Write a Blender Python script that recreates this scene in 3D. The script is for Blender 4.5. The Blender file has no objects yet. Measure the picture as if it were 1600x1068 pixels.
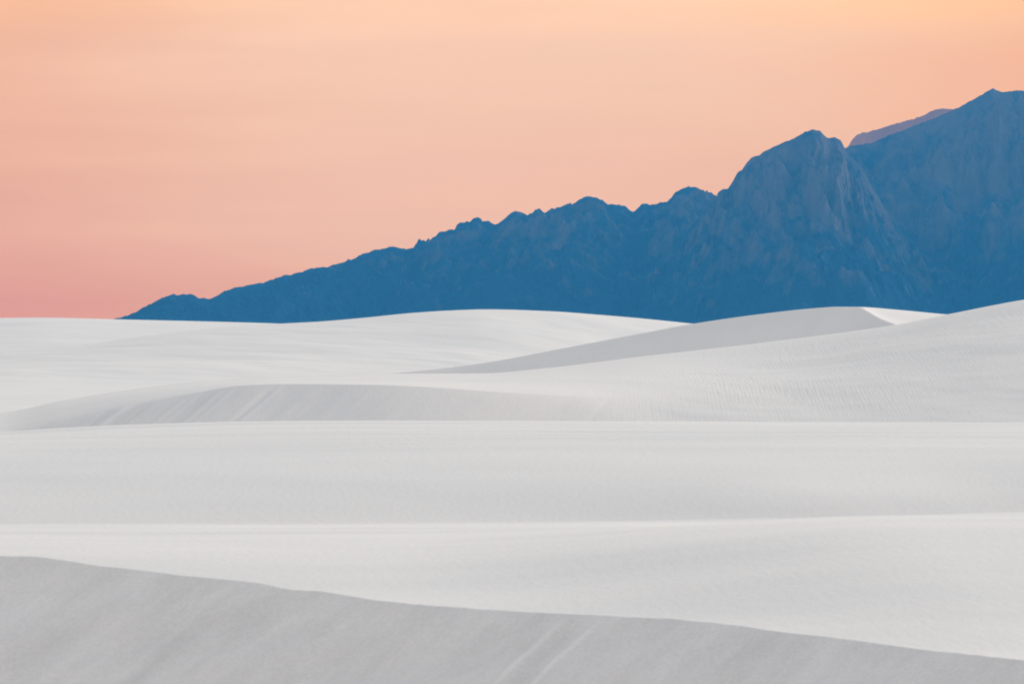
import bpy, math
import numpy as np
from mathutils import Vector

# ------------------------------------------------------------------ camera, sky, sun, exposure
scn = bpy.context.scene
col = scn.collection
F = 7612.0          # focal length in photo pixels (12 degree telephoto view)
EYE = 12.0          # eye height above the flats, metres
HOR = 525.0         # photo row of the horizon

cam_d = bpy.data.cameras.new('camera')
cam = bpy.data.objects.new('camera', cam_d)
col.objects.link(cam)
cam.location = (0, 0, EYE)
cam.rotation_euler = (math.radians(90), 0, 0)
cam_d.sensor_width = 36.0
cam_d.lens = 36.0 * F / 1600.0
cam_d.shift_y = -(534.0 - HOR) / 1600.0
cam_d.clip_start = 1.0
cam_d.clip_end = 200000.0
cam_d.dof.use_dof = True
cam_d.dof.focus_distance = 620.0
cam_d.dof.aperture_fstop = 3.5
scn.camera = cam

scn.render.engine = 'CYCLES'
scn.cycles.use_denoising = True
scn.cycles.volume_bounces = 2
scn.cycles.max_bounces = 8
scn.cycles.diffuse_bounces = 4
scn.view_settings.view_transform = 'Standard'
scn.view_settings.look = 'None'
scn.view_settings.exposure = 1.15
scn.view_settings.gamma = 1.0
scn.view_settings.use_curve_mapping = False

SUN_EL = math.radians(10.0)
SUN_AZ = math.radians(38.0)      # clockwise from the view direction: low, behind and to the right

world = bpy.data.worlds.new('World')
scn.world = world
world.use_nodes = True
wt = world.node_tree
wt.nodes.clear()
def wn(kind, **kw):
    n = wt.nodes.new(kind)
    for k, v in kw.items():
        setattr(n, k, v)
    return n
def wmath(op, a, b=None, c=None):
    n = wn('ShaderNodeMath', operation=op)
    for i, s in enumerate((a, b, c)):
        if s is None:
            continue
        if isinstance(s, (int, float)):
            n.inputs[i].default_value = s
        else:
            wt.links.new(s, n.inputs[i])
    return n.outputs[0]
out = wn('ShaderNodeOutputWorld')
sky = wn('ShaderNodeTexSky', sky_type='NISHITA')
sky.sun_disc = False
sky.sun_elevation = SUN_EL
sky.sun_rotation = SUN_AZ
sky.altitude = 1200.0
sky.air_density = 1.0
sky.dust_density = 1.5
sky.ozone_density = 1.0
bg_sky = wn('ShaderNodeBackground')
bg_sky.inputs['Strength'].default_value = 0.13
wt.links.new(sky.outputs[0], bg_sky.inputs['Color'])
# afterglow: thin high cloud lit from below the horizon, peach low down, fading into the blue overhead
tc = wn('ShaderNodeTexCoord')
sep = wn('ShaderNodeSeparateXYZ')
wt.links.new(tc.outputs['Generated'], sep.inputs[0])
el = wmath('MULTIPLY', wmath('ARCSINE', sep.outputs[2]), 180.0 / math.pi)
az = wmath('MULTIPLY', wmath('ARCTAN2', sep.outputs[0], sep.outputs[1]), 180.0 / math.pi)
cmb = wn('ShaderNodeCombineXYZ')
wt.links.new(wmath('MULTIPLY', az, 0.10), cmb.inputs[0])
wt.links.new(wmath('MULTIPLY', wmath('ADD', el, wmath('MULTIPLY', az, 0.02)), 0.55), cmb.inputs[1])
cmb.inputs[2].default_value = 3.7
nz = wn('ShaderNodeTexNoise')
nz.inputs['Scale'].default_value = 1.0
nz.inputs['Detail'].default_value = 4.0
nz.inputs['Roughness'].default_value = 0.5
wt.links.new(cmb.outputs[0], nz.inputs['Vector'])
elw = wmath('ADD', el, wmath('MULTIPLY', wmath('SUBTRACT', nz.outputs[0], 0.5), 1.8))
ramp = wn('ShaderNodeValToRGB')
cr = ramp.color_ramp
cr.interpolation = 'EASE'
wt.links.new(wmath('DIVIDE', elw, 20.0), ramp.inputs[0])
GLOW = [(0.0, (0.54, 0.175, 0.015)), (1.4, (0.60, 0.265, 0.08)), (3.2, (0.65, 0.315, 0.10)), (4.2, (0.71, 0.385, 0.135)), (8.5, (0.54, 0.38, 0.22)), (20.0, (0.43, 0.39, 0.322))]
while len(cr.elements) < len(GLOW):
    cr.elements.new(0.5)
for e, (p, c) in zip(cr.elements, GLOW):
    e.position = p / 20.0
    e.color = (*c, 1)
nz2 = wn('ShaderNodeTexNoise')
nz2.inputs['Scale'].default_value = 0.9
nz2.inputs['Detail'].default_value = 8.0
nz2.inputs['Roughness'].default_value = 0.6
cmb2 = wn('ShaderNodeCombineXYZ')
wt.links.new(wmath('MULTIPLY', az, 0.16), cmb2.inputs[0])
wt.links.new(wmath('MULTIPLY', el, 1.7), cmb2.inputs[1])
cmb2.inputs[2].default_value = 11.3
wt.links.new(cmb2.outputs[0], nz2.inputs['Vector'])
mb = wn('ShaderNodeMapRange', interpolation_type='SMOOTHSTEP')   # the glow is palest ahead, deeper orange to both sides
for k, v in (('From Min', 1.2), ('From Max', 8.2), ('To Min', 0.0), ('To Max', 1.0)):
    mb.inputs[k].default_value = v
wt.links.new(wmath('ABSOLUTE', wmath('ADD', wmath('ADD', az, 0.0), wmath('MULTIPLY', wmath('SUBTRACT', nz2.outputs[0], 0.5), 4.0))), mb.inputs['Value'])
veil = wn('ShaderNodeMapRange', interpolation_type='SMOOTHSTEP')     # a thin cloud veil dims it a little to the left
for k, v in (('From Min', -7.0), ('From Max', -2.0), ('To Min', 0.95), ('To Max', 1.0)):
    veil.inputs[k].default_value = v
wt.links.new(az, veil.inputs['Value'])
tint = wn('ShaderNodeMix', data_type='RGBA')
tint.inputs['A'].default_value = (1, 1, 1, 1); tint.inputs['B'].default_value = (0.98, 0.72, 0.10, 1)
mt = wn('ShaderNodeMapRange', interpolation_type='SMOOTHSTEP')
for k, v in (('From Min', 4.0), ('From Max', 9.0), ('To Min', 1.0), ('To Max', 0.0)):
    mt.inputs[k].default_value = v
wt.links.new(el, mt.inputs['Value'])
wt.links.new(wmath('MULTIPLY', mb.outputs[0], mt.outputs[0]), tint.inputs['Factor'])
mulc = wn('ShaderNodeMix', data_type='RGBA', blend_type='MULTIPLY')
mulc.inputs['Factor'].default_value = 1.0
wt.links.new(ramp.outputs[0], mulc.inputs['A']); wt.links.new(tint.outputs['Result'], mulc.inputs['B'])
bg_glow = wn('ShaderNodeBackground')
wt.links.new(mulc.outputs['Result'], bg_glow.inputs['Color'])
wt.links.new(wmath('MULTIPLY', veil.outputs[0], wmath('ADD', 0.90, wmath('MULTIPLY', nz2.outputs[0], 0.20))), bg_glow.inputs['Strength'])
mr = wn('ShaderNodeMapRange', interpolation_type='SMOOTHSTEP')
mr.inputs['From Min'].default_value = 5.0
mr.inputs['From Max'].default_value = 45.0
mr.inputs['To Max'].default_value = 0.63     # warm veil added overhead, out of view, to neutralise the light on the sand
wt.links.new(el, mr.inputs['Value'])
mixw = wn('ShaderNodeMixShader')
wt.links.new(mr.outputs[0], mixw.inputs[0])
wt.links.new(bg_glow.outputs[0], mixw.inputs[1])
wt.links.new(bg_sky.outputs[0], mixw.inputs[2])
wt.links.new(mixw.outputs[0], out.inputs['Surface'])

sd = bpy.data.lights.new('sun', 'SUN')
sd.energy = 2.25
sd.angle = math.radians(40.0)
sd.color = (1.0, 0.90, 0.79)
sun = bpy.data.objects.new('sun', sd)
col.objects.link(sun)
sdir = Vector((math.sin(SUN_AZ) * math.cos(SUN_EL), math.cos(SUN_AZ) * math.cos(SUN_EL), math.sin(SUN_EL)))
sun.rotation_euler = sdir.to_track_quat('Z', 'Y').to_euler()
sun.location = (300, 160, 200)

# ------------------------------------------------------------------ numpy helpers
rng = np.random.RandomState(7)
PERM = np.concatenate([rng.permutation(256)] * 3)
GANG = rng.rand(256) * 2 * math.pi
GX, GY = np.cos(GANG), np.sin(GANG)
def perlin(x, y):
    xi = np.floor(x).astype(np.int64); yi = np.floor(y).astype(np.int64)
    xf = x - xi; yf = y - yi
    u = xf**3 * (xf * (xf * 6 - 15) + 10); v = yf**3 * (yf * (yf * 6 - 15) + 10)
    def g(ix, iy, dx, dy):
        h = PERM[PERM[ix & 255] + (iy & 255)]
        return GX[h] * dx + GY[h] * dy
    a = g(xi, yi, xf, yf); b = g(xi + 1, yi, xf - 1, yf)
    c = g(xi, yi + 1, xf, yf - 1); d = g(xi + 1, yi + 1, xf - 1, yf - 1)
    return (a + u * (b - a)) * (1 - v) + (c + u * (d - c)) * v
def fbm(x, y, octs=4, gain=0.5):
    s = 0; a = 1.0
    for k in range(octs):
        s = s + a * perlin(x * 2**k + 17.3 * k, y * 2**k - 9.1 * k); a *= gain
    return s
def ridged(x, y, octs=5, gain=0.5):
    s = 0; a = 1.0; w = 1.0
    for k in range(octs):
        n = (1 - 2 * np.abs(perlin(x * 2**k + 31.7 * k, y * 2**k + 12.9 * k)))
        s = s + a * n * w; w = np.clip(n, 0.15, 1); a *= gain
    return s
def smooth(a, b, x):
    t = np.clip((x - a) / (b - a), 0, 1)
    return t * t * (3 - 2 * t)
def pchip(xk, yk, x):
    xk = np.asarray(xk, float); yk = np.asarray(yk, float)
    h = np.diff(xk); d = np.diff(yk) / h
    m = np.zeros_like(yk)
    for i in range(1, len(xk) - 1):
        if d[i-1] * d[i] > 0:
            w1 = 2 * h[i] + h[i-1]; w2 = h[i] + 2 * h[i-1]
            m[i] = (w1 + w2) / (w1 / d[i-1] + w2 / d[i])
    m[0], m[-1] = d[0], d[-1]
    i = np.clip(np.searchsorted(xk, x) - 1, 0, len(h) - 1)
    t = np.clip((x - xk[i]) / h[i], 0, 1)
    t2, t3 = t * t, t * t * t
    return (2*t3 - 3*t2 + 1) * yk[i] + (t3 - 2*t2 + t) * h[i] * m[i] + (-2*t3 + 3*t2) * yk[i+1] + (t3 - t2) * h[i] * m[i+1]

def grid_mesh(name, P, mat, label=None, attrs=None):
    """P: (rows, cols, 3) world points -> one smooth mesh object."""
    R, C = P.shape[:2]
    me = bpy.data.meshes.new(name)
    me.vertices.add(R * C)
    me.vertices.foreach_set('co', P.reshape(-1).astype(np.float32))
    idx = np.arange(R * C).reshape(R, C)
    q = np.stack([idx[:-1, :-1], idx[:-1, 1:], idx[1:, 1:], idx[1:, :-1]], -1).reshape(-1, 4)
    n = len(q)
    me.loops.add(n * 4); me.polygons.add(n)
    me.loops.foreach_set('vertex_index', q.reshape(-1).astype(np.int32))
    me.polygons.foreach_set('loop_start', (np.arange(n) * 4).astype(np.int32))
    me.polygons.foreach_set('loop_total', np.full(n, 4, np.int32))
    me.polygons.foreach_set('use_smooth', np.ones(n, bool))
    for k, v in (attrs or {}).items():
        a = me.attributes.new(k, 'FLOAT', 'POINT')
        a.data.foreach_set('value', v.reshape(-1).astype(np.float32))
    me.update(); me.validate()
    me.materials.append(mat)
    o = bpy.data.objects.new(name, me)
    col.objects.link(o)
    o['kind'] = 'structure'
    if label:
        o['label'] = label
    return o

# ------------------------------------------------------------------ materials
def nodes_of(name):
    m = bpy.data.materials.new(name)
    m.use_nodes = True
    nt = m.node_tree
    return m, nt, nt.nodes['Principled BSDF']
def sand_material():
    """white gypsum sand: nearly neutral, slightly mottled, with wind ripples as relief"""
    m, nt, b = nodes_of('gypsum_sand')
    N = nt.nodes.new; L = nt.links.new
    geo = N('ShaderNodeNewGeometry')
    n1 = N('ShaderNodeTexNoise'); n1.inputs['Scale'].default_value = 0.05; n1.inputs['Detail'].default_value = 6
    mp = N('ShaderNodeMapping'); mp.inputs['Scale'].default_value = (0.45, 1.0, 2.0)
    L(geo.outputs['Position'], mp.inputs['Vector']); L(mp.outputs[0], n1.inputs['Vector'])
    rp = N('ShaderNodeValToRGB')
    rp.color_ramp.elements[0].position = 0.35; rp.color_ramp.elements[0].color = (0.800, 0.800, 0.795, 1)
    rp.color_ramp.elements[1].position = 0.65; rp.color_ramp.elements[1].color = (0.850, 0.838, 0.818, 1)
    tn = N('ShaderNodeAttribute'); tn.attribute_name = 'tone'        # paler and darker streaks and bands in the sand
    gr = N('ShaderNodeTexNoise'); gr.inputs['Scale'].default_value = 11.0; gr.inputs['Detail'].default_value = 4; gr.inputs['Roughness'].default_value = 0.65
    L(geo.outputs['Position'], gr.inputs['Vector'])
    g1 = N('ShaderNodeMath'); g1.operation = 'MULTIPLY_ADD'; g1.inputs[1].default_value = 0.34; g1.inputs[2].default_value = 0.83
    L(gr.outputs[0], g1.inputs[0])
    g2 = N('ShaderNodeMath'); g2.operation = 'ADD'; L(g1.outputs[0], g2.inputs[0]); L(tn.outputs['Fac'], g2.inputs[1])
    sc = N('ShaderNodeVectorMath'); sc.operation = 'SCALE'
    L(n1.outputs[0], rp.inputs[0]); L(rp.outputs[0], sc.inputs[0]); L(g2.outputs[0], sc.inputs['Scale']); L(sc.outputs[0], b.inputs['Base Color'])
    b.inputs['Roughness'].default_value = 0.95
    b.inputs['Specular IOR Level'].default_value = 0.1
    # ripples: crests run up the slope, about 0.4 m apart, wavering
    wv = N('ShaderNodeTexWave'); wv.wave_type = 'BANDS'; wv.bands_direction = 'X'
    wv.inputs['Scale'].default_value = 0.8; wv.inputs['Distortion'].default_value = 7.0
    wv.inputs['Detail'].default_value = 2.0; wv.inputs['Detail Scale'].default_value = 0.35
    mp2 = N('ShaderNodeMapping'); mp2.inputs['Scale'].default_value = (1.0, 0.14, 0.14)
    L(geo.outputs['Position'], mp2.inputs['Vector']); L(mp2.outputs[0], wv.inputs['Vector'])
    at = N('ShaderNodeAttribute'); at.attribute_name = 'ripple'
    fine = N('ShaderNodeTexNoise'); fine.inputs['Scale'].default_value = 2.2; fine.inputs['Detail'].default_value = 5
    mp3 = N('ShaderNodeMapping'); mp3.inputs['Scale'].default_value = (1.0, 0.3, 1.0)
    L(geo.outputs['Position'], mp3.inputs['Vector']); L(mp3.outputs[0], fine.inputs['Vector'])
    b1 = N('ShaderNodeBump'); b1.inputs['Distance'].default_value = 0.03; b1.inputs['Strength'].default_value = 0.8
    L(fine.outputs[0], b1.inputs['Height'])
    b2 = N('ShaderNodeBump'); b2.inputs['Distance'].default_value = 0.05
    L(at.outputs['Fac'], b2.inputs['Strength'])
    rn = N('ShaderNodeTexNoise'); rn.inputs['Scale'].default_value = 1.0; rn.inputs['Detail'].default_value = 2.5; rn.inputs['Distortion'].default_value = 0.6
    mp4 = N('ShaderNodeMapping'); mp4.inputs['Scale'].default_value = (2.3, 0.16, 0.16); mp4.inputs['Rotation'].default_value = (0, 0, 0.05)
    L(geo.outputs['Position'], mp4.inputs['Vector']); L(mp4.outputs[0], rn.inputs['Vector'])
    rs = N('ShaderNodeMath'); rs.operation = 'MULTIPLY_ADD'; rs.inputs[1].default_value = 0.22
    rn2 = N('ShaderNodeMath'); rn2.operation = 'MULTIPLY'; rn2.inputs[1].default_value = 1.7
    L(rn.outputs[0], rn2.inputs[0]); L(wv.outputs['Fac'], rs.inputs[0]); L(rn2.outputs[0], rs.inputs[2])
    L(rs.outputs[0], b2.inputs['Height']); L(b1.outputs[0], b2.inputs['Normal'])
    L(b2.outputs[0], b.inputs['Normal'])
    return m
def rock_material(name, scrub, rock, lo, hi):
    """bare granite on the steep faces, dark scrub, blued for haze, on the gentler ground"""
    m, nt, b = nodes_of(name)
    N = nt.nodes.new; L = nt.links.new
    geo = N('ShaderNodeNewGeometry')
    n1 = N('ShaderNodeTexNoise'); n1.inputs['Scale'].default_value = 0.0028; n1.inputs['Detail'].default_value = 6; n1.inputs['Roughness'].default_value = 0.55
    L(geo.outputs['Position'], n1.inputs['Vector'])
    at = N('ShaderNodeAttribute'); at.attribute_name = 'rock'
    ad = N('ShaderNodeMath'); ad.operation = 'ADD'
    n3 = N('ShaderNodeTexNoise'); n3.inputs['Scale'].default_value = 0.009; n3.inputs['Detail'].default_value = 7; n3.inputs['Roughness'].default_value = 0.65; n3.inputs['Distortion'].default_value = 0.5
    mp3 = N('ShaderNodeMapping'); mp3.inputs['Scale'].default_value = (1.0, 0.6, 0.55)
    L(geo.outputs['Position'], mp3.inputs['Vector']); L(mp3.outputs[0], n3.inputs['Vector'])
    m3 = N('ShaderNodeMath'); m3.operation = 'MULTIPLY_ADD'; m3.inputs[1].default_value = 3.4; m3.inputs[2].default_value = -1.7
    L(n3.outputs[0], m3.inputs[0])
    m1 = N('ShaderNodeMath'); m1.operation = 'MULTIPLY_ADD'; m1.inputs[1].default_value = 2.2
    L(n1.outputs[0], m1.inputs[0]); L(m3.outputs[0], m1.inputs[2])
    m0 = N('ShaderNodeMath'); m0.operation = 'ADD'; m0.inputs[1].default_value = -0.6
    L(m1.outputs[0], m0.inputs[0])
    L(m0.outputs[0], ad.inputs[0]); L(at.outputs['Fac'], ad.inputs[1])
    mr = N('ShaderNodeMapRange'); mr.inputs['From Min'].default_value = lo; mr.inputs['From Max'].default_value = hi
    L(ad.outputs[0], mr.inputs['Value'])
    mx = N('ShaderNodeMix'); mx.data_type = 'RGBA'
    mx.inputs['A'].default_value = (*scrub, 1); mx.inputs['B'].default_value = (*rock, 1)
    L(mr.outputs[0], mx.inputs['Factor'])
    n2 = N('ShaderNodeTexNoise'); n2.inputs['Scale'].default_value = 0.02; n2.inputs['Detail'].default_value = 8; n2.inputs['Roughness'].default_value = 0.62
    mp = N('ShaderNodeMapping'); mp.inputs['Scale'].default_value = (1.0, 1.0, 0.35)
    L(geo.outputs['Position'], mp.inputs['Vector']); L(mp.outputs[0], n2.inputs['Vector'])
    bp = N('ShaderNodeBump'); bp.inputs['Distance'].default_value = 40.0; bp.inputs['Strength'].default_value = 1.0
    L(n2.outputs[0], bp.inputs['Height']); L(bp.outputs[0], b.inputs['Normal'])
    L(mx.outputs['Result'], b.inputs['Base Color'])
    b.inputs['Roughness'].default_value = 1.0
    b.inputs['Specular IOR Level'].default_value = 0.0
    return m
SAND = sand_material()

# ------------------------------------------------------------------ ground sheet
def graded(lims):
    a = [np.linspace(p, q, n, endpoint=False) for (p, q, n) in lims]
    return np.unique(np.concatenate(a + [[lims[-1][1]]]))
gy = graded([(-30000, -400, 12), (-400, 120, 14), (120, 340, 340), (340, 760, 40), (760, 1250, 160), (1250, 3000, 30), (3000, 29300, 20)])
gx = graded([(-34000, -600, 14), (-600, -60, 24), (-60, 60, 260), (60, 600, 24), (600, 34000, 14)])
GXX, GYY = np.meshgrid(gx, gy)
near = smooth(130, 190, GYY) * (1 - smooth(330, 360, GYY)) * (1 - smooth(80, 400, np.abs(GXX)))
mid = smooth(700, 780, GYY) * (1 - smooth(1200, 1400, GYY)) * (1 - smooth(150, 500, np.abs(GXX)))
GZ = near * (0.26 * fbm(GXX / 40 + 3, GYY / 20, 3, 0.4) - 0.05 + 0.06 * fbm(GXX / 60, GYY / 7 + GXX / 90, 2) * smooth(245, 300, GYY)) + mid * (0.8 * fbm(GXX / 120 + 8, GYY / 70, 3))
right = smooth(-6, 20, GXX)                                   # a low swell, higher to the right, and the floor climbing gently that way
cD = 252 - 12 * right; aD = 207 - 27 * right
GZ = GZ + near * (1.2 + 1.5 * right) * smooth(0, 1, (GYY - aD) / (cD - aD)) * (1 - smooth(0, 1, (GYY - cD) / (316 - cD)))
rip = 0.0 * near
ground = grid_mesh('ground', np.stack([GXX, GYY, GZ], -1), SAND, 'pale flat sand floor between the white dunes', {'ripple': rip, 'tone': near * 0.085 * fbm(GXX / 45, GYY / 6 + GXX / 60, 3) * smooth(235, 290, GYY)})

# ------------------------------------------------------------------ dunes
def row(kind, pts, n_u, us):
    """control points (u, value, D) or, for 'vz', (u, v, z): world points along one contour of a dune"""
    p = np.array(pts, float)
    a = pchip(p[:, 0], p[:, 1], us); b = pchip(p[:, 0], p[:, 2], us)
    if kind == 'v':
        D = b; z = EYE + (HOR - a) / F * D
    elif kind == 'z':
        D = b; z = a
    else:
        z = b; D = (z - EYE) * F / (HOR - a)
    return np.stack([(us - 800) / F * D, D, z], -1)
def loft(rows, segs, sharp):
    """rows: list of (C,3) contours front to back; smooth through all but the sharp ones"""
    cuts = [0] + [i for i in sharp] + [len(rows) - 1]
    S = np.stack(rows)
    outp = []
    for a, b in zip(cuts[:-1], cuts[1:]):
        blk = S[a:b + 1]
        k = np.arange(len(blk))
        for j in range(len(blk) - 1):
            n = segs[a + j]
            t = j + np.arange(n) / n
            last = (b == len(rows) - 1 and j == len(blk) - 2)
            if last:
                t = np.append(t, j + 1.0)
            if len(blk) == 2:
                Q = blk[0] + (blk[1] - blk[0]) * t[:, None, None]
            else:
                # vectorised cubic (finite-difference tangents limited) through the contours
                m = np.zeros_like(blk)
                dl = np.diff(blk, axis=0)
                m[0], m[-1] = dl[0], dl[-1]
                prod = dl[:-1] * dl[1:]
                with np.errstate(divide='ignore', invalid='ignore'):
                    hm = np.where(prod > 0, 2 * prod / (dl[:-1] + dl[1:]), 0)
                m[1:-1] = np.nan_to_num(hm)
                f = (t - j)[:, None, None]
                Q = (2*f**3 - 3*f**2 + 1) * blk[j] + (f**3 - 2*f**2 + f) * m[j] + (-2*f**3 + 3*f**2) * blk[j+1] + (f**3 - f**2) * m[j+1]
            outp.append(Q)
    return np.concatenate(outp)
def lerp_row(r, dD, dz=None, z=None):
    q = r.copy()
    q[:, 1] += dD
    q[:, 0] *= q[:, 1] / r[:, 1]
    q[:, 2] = z if z is not None else r[:, 2] + dz
    return q
TAN = math.tan(math.radians(31))

# foreground dune: its slip face fills the bottom of the picture
us = np.linspace(-700, 2300, 1300)
crest_v = [(-700, 790), (-300, 836), (0, 868), (50, 869), (90, 873), (150, 883), (200, 888), (300, 900), (380, 907), (436, 917), (446, 920), (500, 923), (580, 936), (660, 944), (800, 954), (900, 959), (1000, 964), (1060, 967), (1140, 975), (1200, 984), (1260, 991), (1340, 1000), (1430, 1013), (1520, 1022), (1600, 1031), (1900, 1058), (2300, 1085)]
cr_ = row('v', [(u, v, 128 - 24 * u / 1600.0) for u, v in crest_v], 0, us)
kc = np.exp(-(np.arange(-14, 15) / 7.0) ** 2); kc /= kc.sum()
cr_[:, 2] = np.convolve(np.pad(cr_[:, 2], 14, 'reflect', reflect_type='odd'), kc, 'valid')
cr_[:, 2] += 0.016 * fbm(us / 38.0, us * 0 + 2.2, 2)
cr_[:, 1] += 0.15 * fbm(us / 60.0, us * 0 + 5.2, 3)
base = cr_.copy()
dz = cr_[:, 2] + 0.8
base[:, 1] -= dz / TAN * 0.77; base[:, 0] -= dz / TAN * 0.64 ; base[:, 2] = -0.8
P = loft([base, cr_, lerp_row(cr_, 14, -1.5), lerp_row(cr_, 42, z=0.05), lerp_row(cr_, 52, z=-1.0)], [150, 10, 12, 4], [1])
T = np.linspace(0, 1, 151)[:, None]
X = P[:151, :, 0]; dist = (1 - T) * 11.0
flow = X - 0.62 * dist * 0   # avalanche tongues run straight down the face
uu = us[None, :] + 0 * T
tong = 0.03 * fbm(uu / 70.0 + 9, dist / 9.0, 3) + 0.30 * fbm(uu / 330.0 + dist / 4, dist / 6.0 + 4, 3) * smooth(0.0, 3.5, dist)
for u0, w, a in ((893, 7, 0.07), (948, 6, 0.06), (917, 16, -0.05), (640, 30, -0.05), (690, 14, 0.03), (1180, 16, 0.03)):
    tong = tong + a * np.exp(-((uu - u0 + 6 * np.sin(dist)) / w) ** 2) * smooth(0.0, 0.8, dist)
P[:151, :, 2] += tong * smooth(0.0, 0.5, dist)
tone = np.zeros(P.shape[:2])
st = 0.09 * fbm(uu / 90.0 + dist * 0.1, dist / 3.0, 5, 0.6) + 0.02 * fbm(uu / 24.0 + 3, dist / 8.0 + 7, 2)
for u0, w, a in ((893, 5, 0.12), (948, 4.5, 0.11), (918, 12, -0.03), (380, 12, -0.05), (700, 10, 0.02), (1180, 10, 0.025), (1240, 8, 0.02), (560, 14, -0.03)):
    st = st + a * np.exp(-((uu - u0 + 5 * np.sin(dist * 0.8)) / w) ** 2) * smooth(0.0, 1.0, dist)
tone[:151] = st
grid_mesh('sand_dune', P, SAND, 'nearest white dune, its grey shaded slip face along the bottom edge', {'ripple': 0 * tone, 'tone': tone})

# broad low dune across the whole width
us = np.linspace(-800, 2400, 700)
b0 = row('vz', [(-800, 820, 0), (0, 816, 0), (600, 815, 0), (1000, 812, 0), (1300, 807, 0), (1600, 802, 0), (2400, 796, 0)], 0, us)
f1 = row('v', [(-800, 780, 326), (0, 778, 326), (600, 776, 326), (1100, 776, 326), (1600, 768, 337), (2400, 764, 340)], 0, us)
f2 = row('v', [(-800, 734, 346), (0, 730, 346), (600, 726, 346), (1100, 726, 346), (1600, 722, 352), (2400, 720, 354)], 0, us)
brow = row('v', [(-800, 700, 374), (0, 690, 374), (600, 681, 374), (1100, 683, 374), (1600, 681, 376), (2400, 681, 376)], 0, us)
top = row('v', [(-800, 688, 400), (-200, 681, 400), (0, 674, 400), (100, 668, 400), (200, 663, 400), (400, 658, 400), (600, 657, 400), (1000, 658, 400), (1300, 659, 400), (1600, 659, 400), (2400, 660, 400)], 0, us)
P = loft([lerp_row(b0, -9, z=-0.6), b0, f1, f2, brow, top, lerp_row(top, 22, -1.9), lerp_row(top, 48, z=-0.8)], [4, 40, 40, 50, 60, 10, 8], [1])
XX, YY = P[..., 0], P[..., 1]
amp = smooth(330, 380, YY)
P[..., 2] += (0.09 * fbm(XX / 55, YY / 9, 4, 0.5) * amp + 0.10 * fbm(XX / 30 + 5, YY / 25, 3) * (1 - amp)) * smooth(322, 335, YY)
grid_mesh('sand_dune', P, SAND, 'broad low white dune spanning the full width behind the nearest one', {'ripple': np.full(P.shape[:2], 0.0), 'tone': 0.075 * fbm(XX / 50, YY / 3.5 + XX / 80, 3) * smooth(365, 385, YY) + 0.025 * fbm(XX / 30, YY / 20, 3)})

# long dune: slip face at left, rippled windward slope rising to the right edge
us = np.linspace(-700, 2400, 900)
ridge = row('v', [(-700, 690, 500), (-300, 662, 500), (0, 645, 500), (100, 625, 505), (200, 609, 510), (300, 597, 515), (400, 590, 518), (500, 586, 520), (600, 583.5, 522), (750, 583, 528), (850, 575, 535), (1000, 557, 548), (1200, 534, 558), (1400, 507, 562), (1480, 491, 563), (1600, 468, 563), (1800, 440, 560), (2100, 420, 560), (2400, 415, 560)], 0, us)
brink = row('v', [(-700, 710, 452), (-300, 688, 452), (0, 672, 453), (100, 650, 454), (200, 628, 455), (322, 609, 456), (375, 602, 456), (450, 599.5, 457), (600, 601, 458), (700, 604, 460), (800, 609, 463), (900, 613, 468), (960, 614, 472), (1050, 610, 480), (1150, 603, 488), (1230, 597, 492), (1400, 575, 498), (1600, 545, 506), (1900, 520, 512), (2400, 505, 516)], 0, us)
steep = 1 - smooth(800, 1150, us)
run = (brink[:, 2] + 0.6) / math.tan(math.radians(19))
fb = brink.copy(); fb[:, 2] = -0.6
fb[:, 1] = brink[:, 1] - run * steep - (1 - steep) * (brink[:, 1] - 436)
fb[:, 0] = brink[:, 0] - 0.25 * run * steep
midr = row('v', [(-700, 700, 474), (-300, 676, 474), (0, 658, 475), (100, 637, 476), (200, 617, 478), (322, 601, 482), (450, 592, 486), (600, 590, 490), (750, 592, 492), (900, 588, 500), (1000, 580, 510), (1150, 572, 522), (1230, 565, 526), (1400, 533, 532), (1500, 511, 535), (1600, 494, 537), (1900, 470, 538), (2400, 455, 540)], 0, us)
P = loft([fb, brink, midr, ridge, lerp_row(ridge, 30, -2.6), lerp_row(ridge, 95, z=0.0), lerp_row(ridge, 105, z=-1.0)], [110, 70, 70, 12, 10, 3], [1])
soft = np.clip(1 - smooth(170, 400, us) + smooth(560, 900, us), 0, 1)         # the brink is rounded off at both ends
kk = np.exp(-(np.arange(-45, 46) / 22.0) ** 2); kk /= kk.sum()
Zs = np.apply_along_axis(lambda c: np.convolve(np.pad(c, 45, 'edge'), kk, 'valid'), 0, P[:, :, 2])
wgt = np.exp(-((np.arange(P.shape[0]) - 110) / 45.0) ** 2)[:, None] * soft[None]
P[..., 2] = P[..., 2] * (1 - wgt) + Zs * wgt
UU = us[None, :] + np.zeros(P.shape[:2]); XX, YY = P[..., 0], P[..., 1]
rowi = np.arange(P.shape[0])[:, None] + 0 * UU
face = (1 - smooth(104, 112, rowi)) * (1 - smooth(860, 1000, UU))
sc_ = 1 - np.clip(rowi / 110.0, 0, 1)
gro = 0
for u0, w, a in ((300, 6, 0.10), (352, 5, 0.12), (432, 7, -0.12), (205, 8, 0.16), (240, 7, -0.12), (180, 7, -0.10), (955, 6, -0.12)):
    gro = gro + a * np.exp(-((UU - u0 + 46 * sc_) / w) ** 2)
gro = gro + 0.10 * fbm(UU / 40 + sc_ * 1.4, sc_ * 2, 3) * (1 - 0.6 * smooth(400, 700, UU))
P[..., 2] += gro * face * smooth(0, 0.12, sc_)
P[..., 2] += (1 - steep) * 0.35 * fbm(XX / 28, YY / 22, 4) * smooth(0, 30, rowi) * (1 - smooth(150, 240, rowi))
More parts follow.
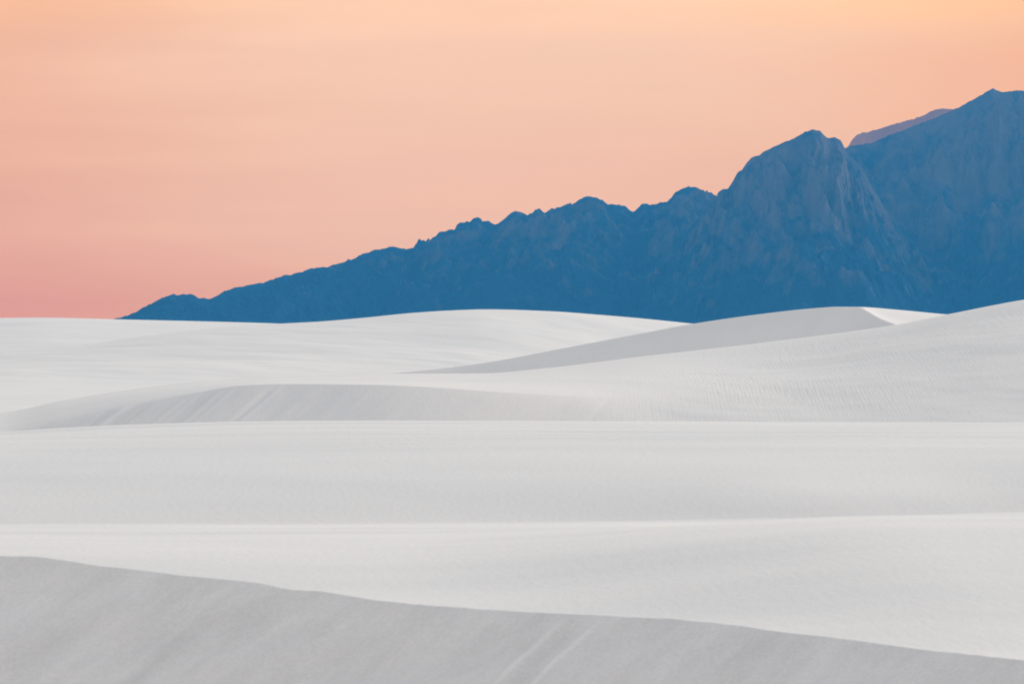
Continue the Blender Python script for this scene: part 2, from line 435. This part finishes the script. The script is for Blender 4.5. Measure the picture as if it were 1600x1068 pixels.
rp_ = smooth(880, 1150, UU) * (0.45 + 0.55 * smooth(-0.25, 0.35, fbm(XX / 13, YY / 24, 3))) * (1 - 0.75 * smooth(1380, 1600, UU) * (1 - smooth(60, 150, rowi)))
tl = 0.022 * fbm(UU / 26 + sc_ * 1.8, sc_ * 2.0, 3)
for u0, w, a in ((318, 4, 0.05), (372, 4, 0.06), (340, 9, -0.02), (446, 5, 0.06), (230, 7, -0.07), (205, 5, 0.05), (180, 7, -0.06), (960, 5, 0.05)):
    tl = tl + a * np.exp(-((UU - u0 + 42 * sc_) / w) ** 2)
grid_mesh('sand_dune', P, SAND, 'long dune with grooved grey slip face at left and rippled slope climbing to right edge', {'ripple': 0.6 * rp_, 'tone': tl * face})

# dune with the smooth grey lens-shaped slip face
us = np.linspace(430, 2300, 600)
bk = row('v', [(430, 598, 790), (560, 587, 792), (640, 580.5, 795), (740, 569, 800), (900, 540, 803), (1000, 521, 805), (1080, 506, 806), (1200, 489, 806), (1270, 481.5, 805), (1310, 479, 803), (1343, 479.2, 801), (1356, 486, 797), (1375, 497, 790), (1400, 507, 784), (1500, 540, 770), (1700, 590, 760), (2300, 600, 760)], 0, us)
run = (bk[:, 2] + 0.6) / math.tan(math.radians(20))
fb = bk.copy(); fb[:, 2] = -0.6; fb[:, 1] -= run; fb[:, 0] -= 0.35 * run
back = row('v', [(430, 606, 830), (560, 597, 830), (640, 590, 830), (900, 552, 833), (1080, 516, 836), (1200, 497, 836), (1270, 486.5, 836), (1320, 480.8, 836), (1345, 479.6, 836), (1400, 483.5, 836), (1480, 491, 836), (1600, 500, 836), (1800, 520, 836), (2300, 560, 836)], 0, us)
P = loft([fb, bk, back, lerp_row(back, 50, -3.5), lerp_row(back, 190, z=0.0), lerp_row(back, 200, z=-1.0)], [60, 50, 12, 12, 3], [1])
UU = us[None, :] + np.zeros(P.shape[:2])
rowi = np.arange(P.shape[0])[:, None] + 0 * UU
P[..., 2] += 0.10 * fbm(UU / 60, rowi / 25, 3) * smooth(0, 6, 60 - rowi)
grid_mesh('sand_dune', P, SAND, 'dune with a smooth grey lens-shaped slip face below the mountain', {'ripple': np.full(P.shape[:2], 0.0)})

# far broad dune and the farther one at left
us = np.linspace(-900, 1900, 600)
DF = lambda u: 1350 + 210 * min(max((u + 100) / 1200.0, 0), 1)     # its ridge runs away to the right
rg = row('v', [(-900, 590, 0 + DF(-900)), (-300, 570, 0 + DF(-300)), (0, 549, 0 + DF(0)), (130, 538, 0 + DF(130)), (250, 522, 0 + DF(250)), (350, 511, 0 + DF(350)), (440, 505.2, 0 + DF(440)), (500, 502, 0 + DF(500)), (570, 496, 0 + DF(570)), (640, 489, 0 + DF(640)), (700, 485, 0 + DF(700)), (760, 483, 0 + DF(760)), (860, 486, 0 + DF(860)), (930, 491, 0 + DF(930)), (1000, 497, 0 + DF(1000)), (1090, 506, 0 + DF(1090)), (1200, 516, 0 + DF(1200)), (1500, 540, 0 + DF(1500)), (1900, 570, 0 + DF(1900))], 0, us)
b0 = lerp_row(rg, -250, z=0.0)
m1 = row('v', [(-900, 598, -160 + DF(-900)), (-300, 592, -160 + DF(-300)), (0, 582, -160 + DF(0)), (250, 570, -160 + DF(250)), (440, 561, -160 + DF(440)), (640, 556, -160 + DF(640)), (760, 553, -160 + DF(760)), (1000, 556, -160 + DF(1000)), (1500, 575, -160 + DF(1500)), (1900, 590, -160 + DF(1900))], 0, us)
m2 = row('v', [(-900, 594, -70 + DF(-900)), (-300, 580, -70 + DF(-300)), (0, 563, -70 + DF(0)), (250, 541, -70 + DF(250)), (440, 527, -70 + DF(440)), (640, 514, -70 + DF(640)), (760, 509, -70 + DF(760)), (860, 511, -70 + DF(860)), (1000, 519, -70 + DF(1000)), (1500, 555, -70 + DF(1500)), (1900, 580, -70 + DF(1900))], 0, us)
P = loft([lerp_row(b0, -10, z=-0.6), b0, m1, m2, rg, lerp_row(rg, 60, -2.5), lerp_row(rg, 200, z=-0.6)], [3, 50, 50, 40, 12, 6], [1])
XX, YY = P[..., 0], P[..., 1]
ri = np.arange(P.shape[0])[:, None] + 0 * XX
P[..., 2] += 0.95 * fbm(XX / 70 + 0.4 * YY / 70, YY / 60, 4) * smooth(0, 40, ri) * (1 - smooth(110, 140, ri))
rp_ = np.exp(-(((XX / YY * F + 800) - 570) / 90) ** 2) * (1 - smooth(45, 80, ri))
grid_mesh('sand_dune', P, SAND, 'far broad white dune under the left end of the mountains', {'ripple': 0.35 * rp_})
us = np.linspace(-1200, 1400, 300)
rg = row('v', [(-1200, 510, 2000), (-500, 502, 2000), (0, 496.5, 2000), (60, 496, 2000), (200, 499, 2000), (400, 504, 2000), (600, 512, 2000), (1400, 545, 2000)], 0, us)
P = loft([lerp_row(rg, -420, z=-0.6), lerp_row(rg, -200, z=rg[:, 2] * 0.62), rg, lerp_row(rg, 90, -2.5), lerp_row(rg, 300, z=-0.6)], [40, 40, 12, 6], [])
P[..., 2] += 1.1 * fbm(P[..., 0] / 90, P[..., 1] / 90, 3) * smooth(1600, 1700, P[..., 1]) * (1 - smooth(1900, 1980, P[..., 1]))
grid_mesh('sand_dune', P, SAND, 'farthest white dune at the left edge, against the pink sky', {'ripple': np.full(P.shape[:2], 0.0)})

# ------------------------------------------------------------------ mountains
def mountain(name, label, sil, u0, u1, nu, D, width, mat, seed, expo, relief, nt=230, jag=1.0, ribs=0.0):
    us = np.linspace(u0, u1, nu)
    s = np.array(sil, float)
    v = np.interp(us, s[:, 0], s[:, 1]) + jag * (1.8 * fbm(us / 9.0 + seed, us * 0 + seed, 3) - 1.2 * np.clip(fbm(us / 5.0, us * 0 + 3 * seed, 2), 0, 1)) * smooth(0, 60, us - u0) 
    Dr = np.interp(us, [p[0] for p in D], [p[1] * 1.3 for p in D]) + 260 * fbm(us / 160.0, us * 0 + seed * 3.1, 3)
    zr = EYE + (HOR - v) / F * Dr
    xr = (us - 800) / F * Dr
    W = 1.3 * width[0] + width[1] * np.maximum(zr, 0)
    k = np.exp(-((np.arange(-60, 61)) / 30.0) ** 2); k /= k.sum()
    Ws = np.convolve(np.pad(W, 60, 'edge'), k, 'valid')
    zs = np.convolve(np.pad(zr, 60, 'edge'), k, 'valid')
    t = np.concatenate([-np.linspace(1, 0.04, 30), np.linspace(0, 1, nt) ** 1.25])[:, None]
    tf = np.clip(t, 0, 1); tb = np.clip(-t, 0, 1)
    Y = Dr[None] - Ws[None] * tf + 1600 * tb
    X = (us[None] - 800) / F * (Dr[None] * 0.6 + Y * 0.4)
    X = X + (xr - (us - 800) / F * Dr)[None]
    blend = np.exp(-tf * 5)
    ridge_z = zr[None] * blend + zs[None] * (1 - blend)
    Z = ridge_z * (1 - tf) ** expo
    wx = X + 90 * fbm(X / 600 + seed, Y / 600, 3); wy = Y + 90 * fbm(X / 600 + 40, Y / 600 + seed, 3)
    env = smooth(0.0, 0.16, tf) * (1 - smooth(0.75, 1.0, tf))
    r = ridged(wx / 620 + seed, wy / 1500 + seed, 6, 0.52) - 0.55 - 0.6 * (1 - smooth(0.05, 0.35, tf))
    Z = Z + relief * zs[None].clip(60) * r * env
    if ribs:
        rr = ridged(wx / 150 + 2 * seed, wy / 900 + seed, 5, 0.6) - 0.5 - 1.0 * (1 - smooth(0.05, 0.3, tf))
        Z = Z + ribs * rr * smooth(0.0, 0.06, tf) * (1 - smooth(0.25, 0.6, tf))
    Z = Z + 34 * np.clip(zs[None] / 450, 0, 1) * (ridged(wx / 95 + seed, (wy - 0.8 * Z) / 130, 4, 0.55) - 0.7) * smooth(0.01, 0.12, tf) * (1 - smooth(0.6, 0.9, tf))
    Z = Z * (1 - tb) - 30 * tb + 25 * fbm(X / 120, Y / 120, 3) * smooth(0, 0.1, tb) * (1 - smooth(0.7, 1, tb))
    Z = Z - 25 * smooth(0.85, 1.0, tf)
    # bare rock: steep or high ground; the lower haze is painted as blue scrub
    gyz = np.gradient(Z, axis=0) / (np.abs(np.gradient(Y, axis=0)) + 1e-6)
    gxz = np.gradient(Z, axis=1) / (np.abs(np.gradient(X, axis=1)) + 1e-6)
    sl = np.clip(np.hypot(gyz, 0.45 * gxz), 0, 2)
    k5 = np.ones(9) / 9.0
    for ax in (0, 1):
        sl = np.apply_along_axis(lambda c: np.convolve(np.pad(c, 4, 'edge'), k5, 'valid'), ax, sl)
    P = np.stack([X, Y, Z], -1)[::-1]
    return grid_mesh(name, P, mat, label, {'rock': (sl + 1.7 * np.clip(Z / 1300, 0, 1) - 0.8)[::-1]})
ROCK = rock_material('granite_and_hazed_scrub', (0.022, 0.070, 0.135), (0.15, 0.135, 0.145), 0.9, 1.9)  # haze blue is put into the scrub colour of the mountains
ROCK2 = rock_material('far_red_rock', (0.55, 0.22, 0.13), (0.60, 0.27, 0.16), 0.4, 1.5)
SIL_RANGE = [(-100, 530), (140, 502), (180, 498), (190, 497), (202, 496), (213, 491), (223, 486), (229, 480.5), (240, 473.5), (247, 468.5), (257, 463.5), (266, 461.5), (271, 459.5), (277, 461.5), (288, 459.5), (293, 460.5), (300, 459.5), (305, 461.5), (312, 466), (320, 465.5), (329, 467.5), (340, 461.5), (350, 455), (369, 448.5), (390, 445.5), (402, 442.5), (410, 442), (425, 437), (441, 430.5), (455, 429), (473, 424.5), (482, 420), (496, 418), (510, 417.5), (525, 413), (537, 409), (542, 406.5), (544, 403.5), (546, 405.5), (551, 405), (558, 401.5), (566, 396), (573, 394.5), (588, 390), (600, 388.5), (613, 385.5), (622, 387), (635, 389), (645, 389), (655, 383.5), (662, 382.5), (672, 374.5), (680, 369), (687, 362), (695, 362), (702, 358), (711, 358.5), (714, 351), (719, 348), (726, 347), (730, 345), (734, 347), (740, 341.5), (748, 340.5), (752, 342), (753, 346), (762, 345.5), (772, 350), (778, 349.5), (787, 342), (796, 335), (805, 330.5), (815, 331), (823, 335.5), (832, 335), (836, 330), (842, 326), (848, 331), (852, 331.5), (857, 329), (868, 329), (876, 323), (884, 319.5), (895, 319), (905, 311.5), (917, 307), (930, 308.5), (943, 313), (949, 319), (963, 320), (976, 322), (985, 329), (990, 330.5), (995, 327.5), (1002, 319.5), (1009, 318), (1015, 321), (1020, 319), (1027, 318.5), (1031, 316.5), (1042, 315), (1050, 307.5), (1055, 300.5), (1065, 295), (1078, 291.5), (1087, 292), (1098, 299), (1112, 306), (1135, 318), (1200, 350), (1350, 440), (1500, 520)]
SIL_DOME = [(850, 530), (950, 470), (1020, 420), (1070, 365), (1100, 330), (1119, 308), (1122, 300), (1130, 295), (1138, 294.5), (1146, 282), (1152, 270.5), (1159, 266), (1167, 254), (1174, 246.5), (1186, 242.5), (1195, 236), (1205, 231.5), (1222, 223.5), (1240, 216.5), (1247, 212.5), (1258, 205.5), (1270, 202.5), (1281, 204), (1289, 213), (1293, 216), (1305, 214.5), (1313, 219), (1317, 226), (1322, 236), (1345, 262), (1364, 292), (1382, 325), (1400, 352), (1435, 385), (1500, 425), (1600, 465), (1750, 530)]
SIL_RIGHT = [(1050, 470), (1150, 400), (1230, 320), (1290, 255), (1320, 232), (1330, 227.5), (1345, 226), (1362, 223), (1385, 213), (1412, 203.5), (1430, 195.5), (1450, 189), (1480, 176), (1500, 167), (1520, 156), (1540, 144.5), (1551, 138.5), (1560, 142), (1565, 144.5), (1580, 142.5), (1590, 141.5), (1600, 142.5), (1640, 140), (1700, 118), (1800, 104), (1950, 108), (2100, 135), (2250, 190), (2450, 330), (2700, 530)]  # unseen crest past the right edge raised to shade the domed peak
SIL_FAR = [(1100, 440), (1200, 330), (1290, 262), (1326, 228), (1332, 217), (1340, 210), (1355, 206), (1365, 204.5), (1380, 199), (1400, 193), (1420, 188), (1440, 182), (1455, 174), (1465, 170.5), (1480, 169.5), (1500, 173), (1560, 195), (1700, 260), (1900, 380), (2100, 500)]
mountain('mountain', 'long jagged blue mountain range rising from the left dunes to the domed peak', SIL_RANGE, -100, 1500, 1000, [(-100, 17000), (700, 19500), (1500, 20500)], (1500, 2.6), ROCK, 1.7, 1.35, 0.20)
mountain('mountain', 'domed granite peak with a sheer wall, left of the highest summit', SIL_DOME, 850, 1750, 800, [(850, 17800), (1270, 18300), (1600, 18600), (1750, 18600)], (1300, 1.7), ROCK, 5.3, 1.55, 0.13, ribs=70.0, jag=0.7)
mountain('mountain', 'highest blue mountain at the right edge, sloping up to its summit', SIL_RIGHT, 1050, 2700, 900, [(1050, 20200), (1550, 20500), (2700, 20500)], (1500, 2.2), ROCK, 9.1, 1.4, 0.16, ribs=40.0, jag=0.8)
mountain('mountain', 'distant mauve ridge peeping out behind the domed peak', SIL_FAR, 1100, 2100, 400, [(1100, 21200), (2100, 21200)], (250, 0.25), ROCK2, 13.9, 1.3, 0.12, nt=120)

# ------------------------------------------------------------------ haze
HZ = 1.6e-5
x0, x1, y0, y1, z0, z1 = -36000, 36000, -32000, 29600, -1.0 - 2.0, 1800.0
hv = [(x, y, z) for z in (z0 - 30, z1) for y in (y0, y1) for x in (x0, x1)]
hf = [(0, 2, 3, 1), (4, 5, 7, 6), (0, 1, 5, 4), (2, 6, 7, 3), (0, 4, 6, 2), (1, 3, 7, 5)]
hm = bpy.data.meshes.new('haze'); hm.from_pydata(hv, [], hf); hm.update()
mm = bpy.data.materials.new('blue_haze'); mm.use_nodes = True
nt = mm.node_tree; nt.nodes.clear()
o_ = nt.nodes.new('ShaderNodeOutputMaterial'); pv = nt.nodes.new('ShaderNodeVolumePrincipled')
pv.inputs['Color'].default_value = (0.06, 0.46, 1.0, 1)
pv.inputs['Density'].default_value = HZ
pv.inputs['Anisotropy'].default_value = 0.0
nt.links.new(pv.outputs[0], o_.inputs['Volume'])
hm.materials.append(mm)
ho = bpy.data.objects.new('haze', hm); col.objects.link(ho)
ho['kind'] = 'stuff'; ho['label'] = 'thin blue haze in the air in front of the mountains'
